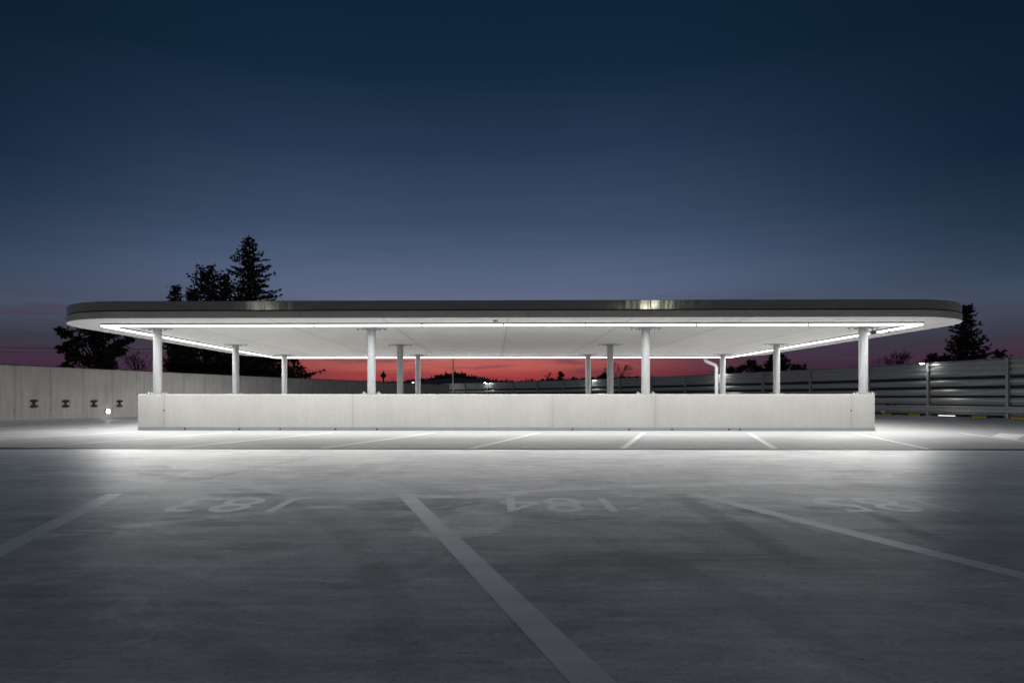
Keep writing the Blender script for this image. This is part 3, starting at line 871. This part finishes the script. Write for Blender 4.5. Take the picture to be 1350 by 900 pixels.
# wheel stops along the fence foot
def fence_foot(u, off):
    k = (u-U0)/F; d = Vector((k*cP-sP, k*sP+cP, 0))
    best = None
    for a, b in zip(FENCE, FENCE[1:]):
        e = b-a; det = e.x*(-d.y)+d.x*e.y
        if abs(det) < 1e-9: continue
        s_ = (-a.x*(-d.y)+d.x*(-a.y))/det
        if -.001 <= s_ <= 1.001:
            n = inward(a, b); return a+e*s_+n*off, math.atan2(e.y, e.x)
    return None
stops = [(1150, 'yellow wheel stop by the fence, half hidden behind the parapet corner'), (1185, 'yellow wheel stop by the fence, first one fully clear of the parapet'), (1222, 'yellow wheel stop under the post-top lamp of the fence'),
         (1309, 'yellow wheel stop by the fence right of the brightly lit stop'), (1362, 'yellow wheel stop by the fence cut by the right edge')]
src = None
for u, lab in stops:
    p, ang = fence_foot(u, .75)
    if src is None:
        src = o = empty('wheel_stop', (0, 0, 0), lab, 'wheel stop', 'wheel stops along the fence')
        m = MB()
        for x0, x1 in ((-.40, -.002), (.002, .40)):
            pr = [(-.08, 0.002), (.08, .002), (.055, .10), (-.055, .10)]
            vs = [(x0, y, z) for y, z in pr]+[(x1, y, z) for y, z in pr]
            m.add(vs, [(3, 2, 1, 0), (4, 5, 6, 7), (0, 1, 5, 4), (1, 2, 6, 5), (2, 3, 7, 6), (3, 0, 4, 7)])
        m.build('bar', M_yel, o)
        for s_ in (-1, 1):
            m = MB(); m.box((s_*.43-.03, -.078, .002), (s_*.43+.03, .078, .09), bev=.01); m.build('end_piece', M_black, o)
    else: o = copy_tree(src)
    o.location = p; o.rotation_euler = (0, 0, ang); o['label'] = lab
p, ang = fence_foot(1264, .75)  # lit wheel stop: the light on it is put in as glow
r = empty('bright_stop', p, 'brightly lit wheel stop, made as a glowing white bar, between two yellow wheel stops', 'light', rz=ang)
m = MB(); m.box((-.5, -.08, .002), (.5, .08, .05), bev=.01); m.build('housing', M_alu, r)
m = MB(); m.box((-.46, -.06, .051), (.46, .06, .075)); m.build('diffuser', emission('bright_stop_glow', (1, .97, .9, 1), 2.2), r)
p, ang = fence_foot(1176, .3)
r = empty('junction_box', (p.x, p.y, .55), 'small pair of dark boxes fixed on the fence rail above a wheel stop', 'box', rz=ang)
m = MB(); m.box((-.10, -.06, 0), (.10, .06, .12), bev=.01); m.build('box', M_black, r)
m = MB(); m.box((-.62, -.06, 0), (-.46, .06, .10), bev=.01); m.build('small_box', M_black, r)
m = MB(); m.box((-.5, -.02, .03), (-.08, .02, .05)); m.build('conduit', M_alu, r)
p, ang = fence_foot(1175, .55)
r = empty('reflector', (p.x, p.y, .0), 'small white reflector block at the fence foot behind a wheel stop', 'reflector', rz=ang)
m = MB(); m.box((-.14, -.03, .12), (.14, .03, .24), bev=.01); m.build('plate', M_white, r)
m = MB(); m.box((-.02, -.02, .002), (.02, .02, .12)); m.build('foot', M_dark, r)

# ------------------------------------------------------------------ street lamps on the deck behind the camera (their glint shows on the roof fascia)
src = None
for x, lab in ((-18.9, 'tall street lamp behind the camera, reflected at the left of the roof fascia'), (12.7, 'tall street lamp behind the camera, reflected right of the middle of the roof fascia')):
    if src is None:
        src = o = empty('street_lamp', (0, 0, 0), lab, 'street lamp', 'street lamps behind the camera')
        m = MB(); m.tube([(0, 0, 0), (0, 0, 4), (0, 0, 8.4)], [.09, .075, .05], 12); m.build('pole', M_post, o)
        m = MB(); m.box((-.16, -.1, 8.4), (.16, .75, 8.55), bev=.02); m.build('head', M_dark, o)
        m = MB(); m.box((-.14, .1, 8.30), (.14, .72, 8.399)); m.build('lens', M_street, o)
    else:
        o = copy_tree(src)
        for ch in o.children:
            if ch.name.startswith('lens'):
                ch.data = ch.data.copy(); ch.data.materials[0] = emission('old_street_lamp_glow', (1, .86, .55, 1), 480)
    o.location = (x, -20, 0); o['label'] = lab

# ------------------------------------------------------------------ trees
def cards(m, c, n, spread, size, rnd, asp=2.2):
    for _ in range(n):
        p = c + Vector((rnd.gauss(0, spread), rnd.gauss(0, spread), rnd.gauss(0, spread*.7)))
        d = Vector((rnd.gauss(0, 1), rnd.gauss(0, 1), rnd.gauss(.15, .6))).normalized()
        e = d.cross(Vector((rnd.gauss(0, 1), rnd.gauss(0, 1), rnd.gauss(0, 1)))).normalized()
        L = size*rnd.uniform(.6, 1.25); w = L/asp
        m.add([p-d*L*.5, p+e*w*.5, p+d*L*.5, p-e*w*.5], [(0, 1, 2, 3)])

def conifer(name, label, x_u, Z, v_top, base_w, v_base, seed, n_br=110, size=.34, group=None, cat='tree', lean=0, round_top=0, up=.15, gap=.0, asp=2.2, dens=1.0, skew=1.0, pw=.85):
    """x_u pixel column, Z depth; crown from v_top down to v_base with half width base_w (m) there"""
    rnd = random.Random(seed)
    top = at(x_u, v_top, Z); zb = at(x_u, v_base, Z).z
    root = empty(name, (top.x, top.y, -8), label, cat, group)
    h = top.z+8; zb += 8
    m = MB(); pts = []; N = 9
    for i in range(N): 
        f = i/(N-1); pts.append((rnd.uniform(-.06, .06)*(0 < i < N-1)+lean*f*0, rnd.uniform(-.06, .06), h*f*.985))
    m.tube(pts, [max(.02, .024*h*(1-i/(N-1))**.9) for i in range(N)], 8); m.build('trunk', M_bark, root)
    m = MB(); wood = MB()
    H_ = h-zb
    for i in range(n_br):
        f = (i+rnd.random())/n_br                # 0 base .. 1 top
        z = zb+H_*f
        prof = (1-f)**pw if not round_top else math.sqrt(max(0, 1-f**2.6))*(.5+.5*min(1, f*3))
        L = base_w*prof*rnd.uniform(.45, 1.12)+.12
        az = i*2.39996+rnd.uniform(-.4, .4)
        if math.cos(az) > 0: L *= skew
        if rnd.random() < gap: continue
        droop = -.20*(1-f)*L; tip = up*L
        nseg = max(2, int(L/.33*dens))
        px = []
        for s_ in range(nseg+1):
            t = s_/nseg
            px.append(Vector((math.cos(az)*L*t, math.sin(az)*L*t, z+droop*math.sin(t*math.pi*.6)+tip*t*t)))
        wood.tube(px, [max(.012, .035*(1-k/len(px))*(1-.6*f)) for k in range(len(px))], 4, False)
        out = Vector((math.cos(az), math.sin(az), 0)); sidev = Vector((-out.y, out.x, 0))
        for s_ in range(1, nseg+1):
            t = s_/nseg
            tw = (.20+.30*L*(1-t)*min(1, t*2.2))*rnd.uniform(.7, 1.2)
            for sd in (-1, 1, 0):
                d = (out*.75+sidev*sd*.8+Vector((0, 0, up*1.2+rnd.gauss(.05, .22)))).normalized()
                if sd == 0: tw2 = .22
                else: tw2 = tw
                nn = max(2, int(tw2/.10))
                for q in range(nn):
                    c = px[s_]+d*tw2*(q+rnd.random())/nn+Vector((rnd.gauss(0, .05), rnd.gauss(0, .05), rnd.gauss(0, .05)))
                    for _ in range(3):
                        e1 = (d+Vector((rnd.gauss(0, .55), rnd.gauss(0, .55), rnd.gauss(.1, .55)))).normalized()
                        e2 = e1.cross(Vector((rnd.gauss(0, 1), rnd.gauss(0, 1), rnd.gauss(0, 1)))).normalized()
                        Lc = size*rnd.uniform(.6, 1.2); w = Lc/asp
                        m.add([c-e1*Lc*.4, c+e2*w*.5, c+e1*Lc*.6, c-e2*w*.5], [(0, 1, 2, 3)])
    # inner mass
    for i in range(int(n_br*1.2)):
        f = rnd.random()**1.2*.97; z = zb+H_*f
        prof = (1-f)**pw if not round_top else math.sqrt(max(0, 1-f**2.6))
        r = base_w*prof*.42*math.sqrt(rnd.random()); a = rnd.uniform(0, 6.283)
        cards(m, Vector((math.cos(a)*r, math.sin(a)*r, z)), 12, .20, size*1.1, rnd, asp*.8)
    cards(m, Vector((0, 0, h-.1)), 8, .09, size*.8, rnd, asp)
    cr = m.build('crown', M_needle, root); wood.build('branches', M_bark, root)
    return root

def clumpy(name, label, u, Z, v_top, v_bot, lumps, seed, size=.3, group=None, cat='tree', mat=None, per=150):
    """open tree of leaf clumps; lumps = (u, v, radius m)"""
    rnd = random.Random(seed)
    base = at(u, V0, Z)
    root = empty(name, (base.x, base.y, -8), label, cat, group)
    m = MB(); wood = MB()
    zf_ = at(u, v_bot, Z).z
    wood_pts = [(0, 0, 0), (.1, 0, (zf_+8)*.6), (0, 0, zf_+8)]
    t_ = MB(); t_.tube(wood_pts+[(0.05, 0, at(u, (v_top+v_bot)/2, Z).z+8)], [.3, .24, .18, .07], 8); t_.build('trunk', M_bark, root)
    for (lu, lv, r) in lumps:
        q = at(lu, lv, Z)-Vector((base.x, base.y, -8)); q.y += rnd.uniform(-1.2, 1.2)
        a = Vector((0, 0, max(.5, q.z-1.6-rnd.random())))
        mid = (a+q)/2+Vector((0, 0, .25))
        wood.tube([a, mid, q], [.08, .05, .02], 5, False)
        for _ in range(7):
            g = Vector((rnd.gauss(0, 1), rnd.gauss(0, 1), rnd.gauss(0, .8)))
            g = g.normalized()*r*rnd.uniform(.35, 1.0)
            wood.tube([q, q+g*.95], [.02, .008], 3, False)
            cards(m, q+g, per//7, r*.24, size, rnd, 1.9)
        cards(m, q, per//4, r*.4, size, rnd, 1.9)
    m.build('crown', mat or M_leaf, root); wood.build('branches', M_bark, root)
    return root

def bare(name, label, u, Z, v_base, hgt, seed, spread=.55, depth=5, r0=.10, group=None, lean=0, cat='tree', stems=1, ground=True, fan=.25):
    rnd = random.Random(seed)
    base = at(u, v_base, Z)
    root = empty(name, (base.x, base.y, -8), label, cat, group)
    off = base.z+8
    t_ = MB(); t_.tube([(0, 0, 0), (0, 0, off)], [r0*1.6, r0], 7); t_.build('trunk', M_bark, root)
    m = MB()
    def grow(p, d, L, r, k):
        q = p+d*L*.5+Vector((rnd.gauss(0, .05)*L, rnd.gauss(0, .05)*L, 0)); e = p+d*L+Vector((rnd.gauss(0, .08)*L, rnd.gauss(0, .08)*L, .02*L))
        m.tube([p, q, e], [r, r*.85, r*.66], 4 if k < depth-1 else 5, False)
        if k == 0: return
        for _ in range(rnd.choice((2, 3, 3))):
            nd = (d+Vector((rnd.gauss(0, spread), rnd.gauss(0, spread), rnd.gauss(.12, .3)))).normalized()
            grow(p+d*L*rnd.uniform(.55, 1), nd, L*rnd.uniform(.58, .82), max(.010, r*.6), k-1)
    for s_ in range(stems):
        d0 = Vector((lean+(fan*((2*s_+1)/stems-1)+rnd.gauss(0, fan*.3))*(stems > 1), rnd.gauss(0, fan*.8)*(stems > 1), 1)).normalized()
        grow(Vector((rnd.uniform(-.2, .2)*(stems > 1), 0, off-.3)), d0, hgt*.34, r0, depth)
    m.build('branches', M_bark, root)
    return root

GT = 'trees beyond the wall and the fence'
conifer('fir_tree', 'tallest dark fir rising above the left part of the roof', 328, 56, 314, 4.7, 500, 11, 190, .24, GT, up=.17, skew=1.2, dens=1.0, pw=.82)
conifer('pine_tree', 'round-topped dark pine standing left of the tallest fir', 275, 54, 352, 1.6, 420, 12, 70, .24, GT, round_top=1, up=.25)
conifer('fir_tree', 'small dark fir tip just above the roof, left of the round-topped pine', 231.5, 52, 377, 1.5, 490, 13, 80, .24, GT, up=.2)
conifer('fir_tree', 'lowest dark fir tip peeping over the roof between two taller trees', 254, 53, 382, 1.8, 500, 14, 90, .24, GT, up=.2)
conifer('fir_tree', 'dark fir between the round-topped pine and the tallest fir', 297, 55, 362, 2.2, 500, 17, 95, .24, GT, up=.3, gap=.2)
clumpy('pine_tree', 'wide dark pine behind the concrete wall under the left end of the roof', 128, 44, 425, 500,
       [(100,440,.55),(118,432,.7),(138,434,.7),(152,440,.6),(167,447,.42),(90,446,.4),(79,453,.28),(86,460,.35),(97,462,.55),(112,452,.7),(130,452,.75),(147,456,.6),(104,474,.6),(86,471,.28),(120,470,.7),(138,472,.65),(153,470,.45),(158,482,.5),(112,486,.6),(130,488,.6),(146,488,.55),(98,484,.4),(121,441,.6),(160,462,.3)], 21, .27, GT, per=190)
clumpy('pine_tree', 'dark dense pine behind the wall at the foot of the tall firs', 262, 49, 440, 505,
       [(222,452,.5),(228,466,.6),(224,482,.6),(236,478,.6),(244,460,.3),(256,458,.7),(270,458,.8),(285,462,.8),(300,468,.8),(312,474,.7),(262,475,.9),(280,480,.9),(298,484,.9),(245,485,.8),(325,484,.8),(340,488,.7),(355,480,.7),(330,472,.6),(318,490,.8),(365,490,.6),(345,470,.5)], 22, .33, GT, per=230)
clumpy('pine_tree', 'dark spreading pine where the red glow begins right of the tall firs', 382, 56, 468, 505,
       [(372,474,.5),(384,472,.5),(392,478,.4),(380,484,.6),(396,486,.45),(370,488,.6),(390,493,.5),(402,494,.25),(360,478,.5),(362,492,.5)], 23, .28, GT, per=90)
bare('bare_tree', 'bare branches leaning over the concrete wall left of the first column', 196, 46, 500, 3.2, 31, .5, 4, .05, GT, lean=-.7, stems=2)
bare('bare_tree', 'thin bare tree behind the wall right of the wide pine', 176, 47, 500, 2.6, 32, .6, 4, .045, GT, lean=.35, stems=2)
bare('bare_shrub', 'low twiggy shrub tips above the concrete wall at the far left', 78, 40, 494, 1.1, 33, .6, 4, .025, GT, lean=-.3, stems=4, cat='shrub')
bare('bare_shrub', 'small bare twigs above the wall beside the red glow', 406, 62, 506, 1.4, 34, .4, 3, .03, GT, stems=3, cat='shrub')

conifer('spruce_tree', 'dark spruce standing behind the fence beyond the right end of the roof', 1274, 50, 404, 2.2, 486, 41, 88, .24, GT, up=.24, gap=.16, asp=2.4, dens=1.25, pw=1.0, skew=1.0)
conifer('fir_tree', 'low dark fir tip behind the fence just right of the post-top lamp', 1229, 56, 468, 1.2, 505, 42, 40, .22, GT, up=.3)
conifer('fir_tree', 'small dark fir tip behind the fence right of the spruce', 1319, 55, 464, 1.3, 505, 43, 40, .22, GT, up=.3)
conifer('fir_tree', 'little dark fir tip behind the fence left of the spruce', 1247, 58, 470, 1.2, 505, 46, 40, .22, GT, up=.3)
bare('bare_tree', 'bare round-crowned tree behind the fence left of the post-top lamp', 1182, 85, 494, 4.0, 51, .5, 5, .06, GT, stems=5, fan=.8)
bare('bare_tree', 'smaller bare tree behind the fence beside the right front column', 1160, 90, 494, 2.4, 52, .6, 5, .05, GT, stems=3, fan=.7)
bare('bare_tree', 'low bare tree behind the fence under the post-top lamp', 1204, 88, 494, 2.2, 54, .6, 4, .06, GT)
bare('bare_tree', 'wide bare tree against the red glow between two columns', 816, 120, 503, 5.0, 53, .45, 5, .07, GT, stems=5, fan=.75)
bare('bare_tree', 'faint bare tree against the red glow right of the middle', 722, 180, 502, 3.6, 55, .5, 4, .07, GT, stems=4, fan=.8)
clumpy('pine_tree', 'dark pine beyond the fence with two peaks seen under the roof', 990, 95, 474, 500,
       [(992,480,.8),(983,485,.9),(1000,486,.8),(974,489,.6),(990,490,1.2),(1004,490,.8),(992,476.5,.45)], 61, .5, GT, per=110)
conifer('fir_tree', 'dark broad fir beyond the fence partly hidden by a column', 1024, 92, 466, 2.0, 498, 62, 70, .5, GT, up=.3, pw=.6)
clumpy('pine_tree', 'dark bushy tree beyond the fence beside the back corner column', 962, 98, 483, 500, [(961,487,.7),(966,490,.7),(957,491,.6)], 63, .5, GT, per=110)
clumpy('round_tree', 'small round dark tree beyond the fence right of the broad fir', 1050, 96, 480, 500, [(1049,485,.7),(1054,487,.6),(1046,488,.6)], 64, .45, GT, per=110)
clumpy('round_tree', 'tiny round tree alone on the ridge against the red sky', 739.5, 240, 491, 502, [(739.5,493.5,1.0),(738.5,495.5,.9),(741,495,.7)], 65, .8, GT, per=90)
clumpy('bush', 'dark bush on the ridge left of the wide bare tree', 796, 160, 494, 503, [(796,495,.8),(800,496.5,.8),(792,497,.7)], 66, .6, GT, cat='bush', per=90)
p = at(1063, V0, 75)
r = empty('lamp_mast', (p.x, p.y, -8), 'thin dark mast beyond the fence under the right of the roof', 'mast')
m = MB(); m.tube([(0, 0, 0), (0, 0, at(0, 479.5, 75).z+8)], [.06, .035], 8); m.build('pole', M_dark, r)
m = MB(); m.lathe([(.06, 0), (.0, .12)], (0, 0, at(0, 479.5, 75).z+8), 8); m.build('tip', M_dark, r)

# water tower on the horizon
p = at(505.5, V0, 700)
r = empty('water_tower', (p.x, p.y, -8), 'tiny dark water tower with a mushroom head on the horizon', 'tower')
zt = at(0, 489, 700).z+8
m = MB(); m.lathe([(1.1, 0), (.85, zt-7)], (0, 0, 0), 14); m.build('shaft', M_hill, r)
m = MB(); m.lathe([(.9, -7.2), (1.6, -6.6), (3.0, -5.4), (3.0, -3.6), (1.6, -2.9), (1.3, -1.2), (.3, -1.0), (.25, .6), (0, .6)], (0, 0, zt), 18); m.build('tank', M_hill, r)

# overhead cables at the left
for i, (va, vb, lab) in enumerate(((450.8, 455.4, 'thin overhead cable crossing the sky left of the roof, upper one'), (457.2, 461.0, 'thin overhead cable crossing the sky left of the roof, lower one'))):
    a = at(-700, va-14, 120); b = at(420, vb+5, 120); m = MB()
    pts = [a+(b-a)*(k/24)-Vector((0, 0, 4*(k/24)*(1-k/24)*.9)) for k in range(25)]
    m.tube(pts, .035 if i == 0 else .022, 5, False)
    tag(m.build('overhead_cable', M_dark), lab, 'cable', 'overhead cables')

# ------------------------------------------------------------------ camera and render
cam = bpy.data.cameras.new('camera'); co = bpy.data.objects.new('camera', cam); COL.objects.link(co)
co.location = (0, 0, H); co.rotation_euler = (R(90), 0, PHI)
cam.sensor_width = 36; cam.lens = 24; cam.sensor_fit = 'HORIZONTAL'
cam.shift_x = (675-U0)/1350; cam.shift_y = (V0-450)/1350
cam.clip_start = .05; cam.clip_end = 9000
S.camera = co
S.render.engine = 'CYCLES'
S.view_settings.view_transform = 'Standard'; S.view_settings.look = 'None'
S.view_settings.exposure = 0; S.view_settings.gamma = 1; S.view_settings.use_curve_mapping = False
S.cycles.use_denoising = True; S.cycles.denoising_prefilter = 'NONE'
S.cycles.max_bounces = 8; S.cycles.diffuse_bounces = 4; S.cycles.glossy_bounces = 3
S.cycles.sample_clamp_indirect = 6
S.cycles.caustics_reflective = False; S.cycles.caustics_refractive = False
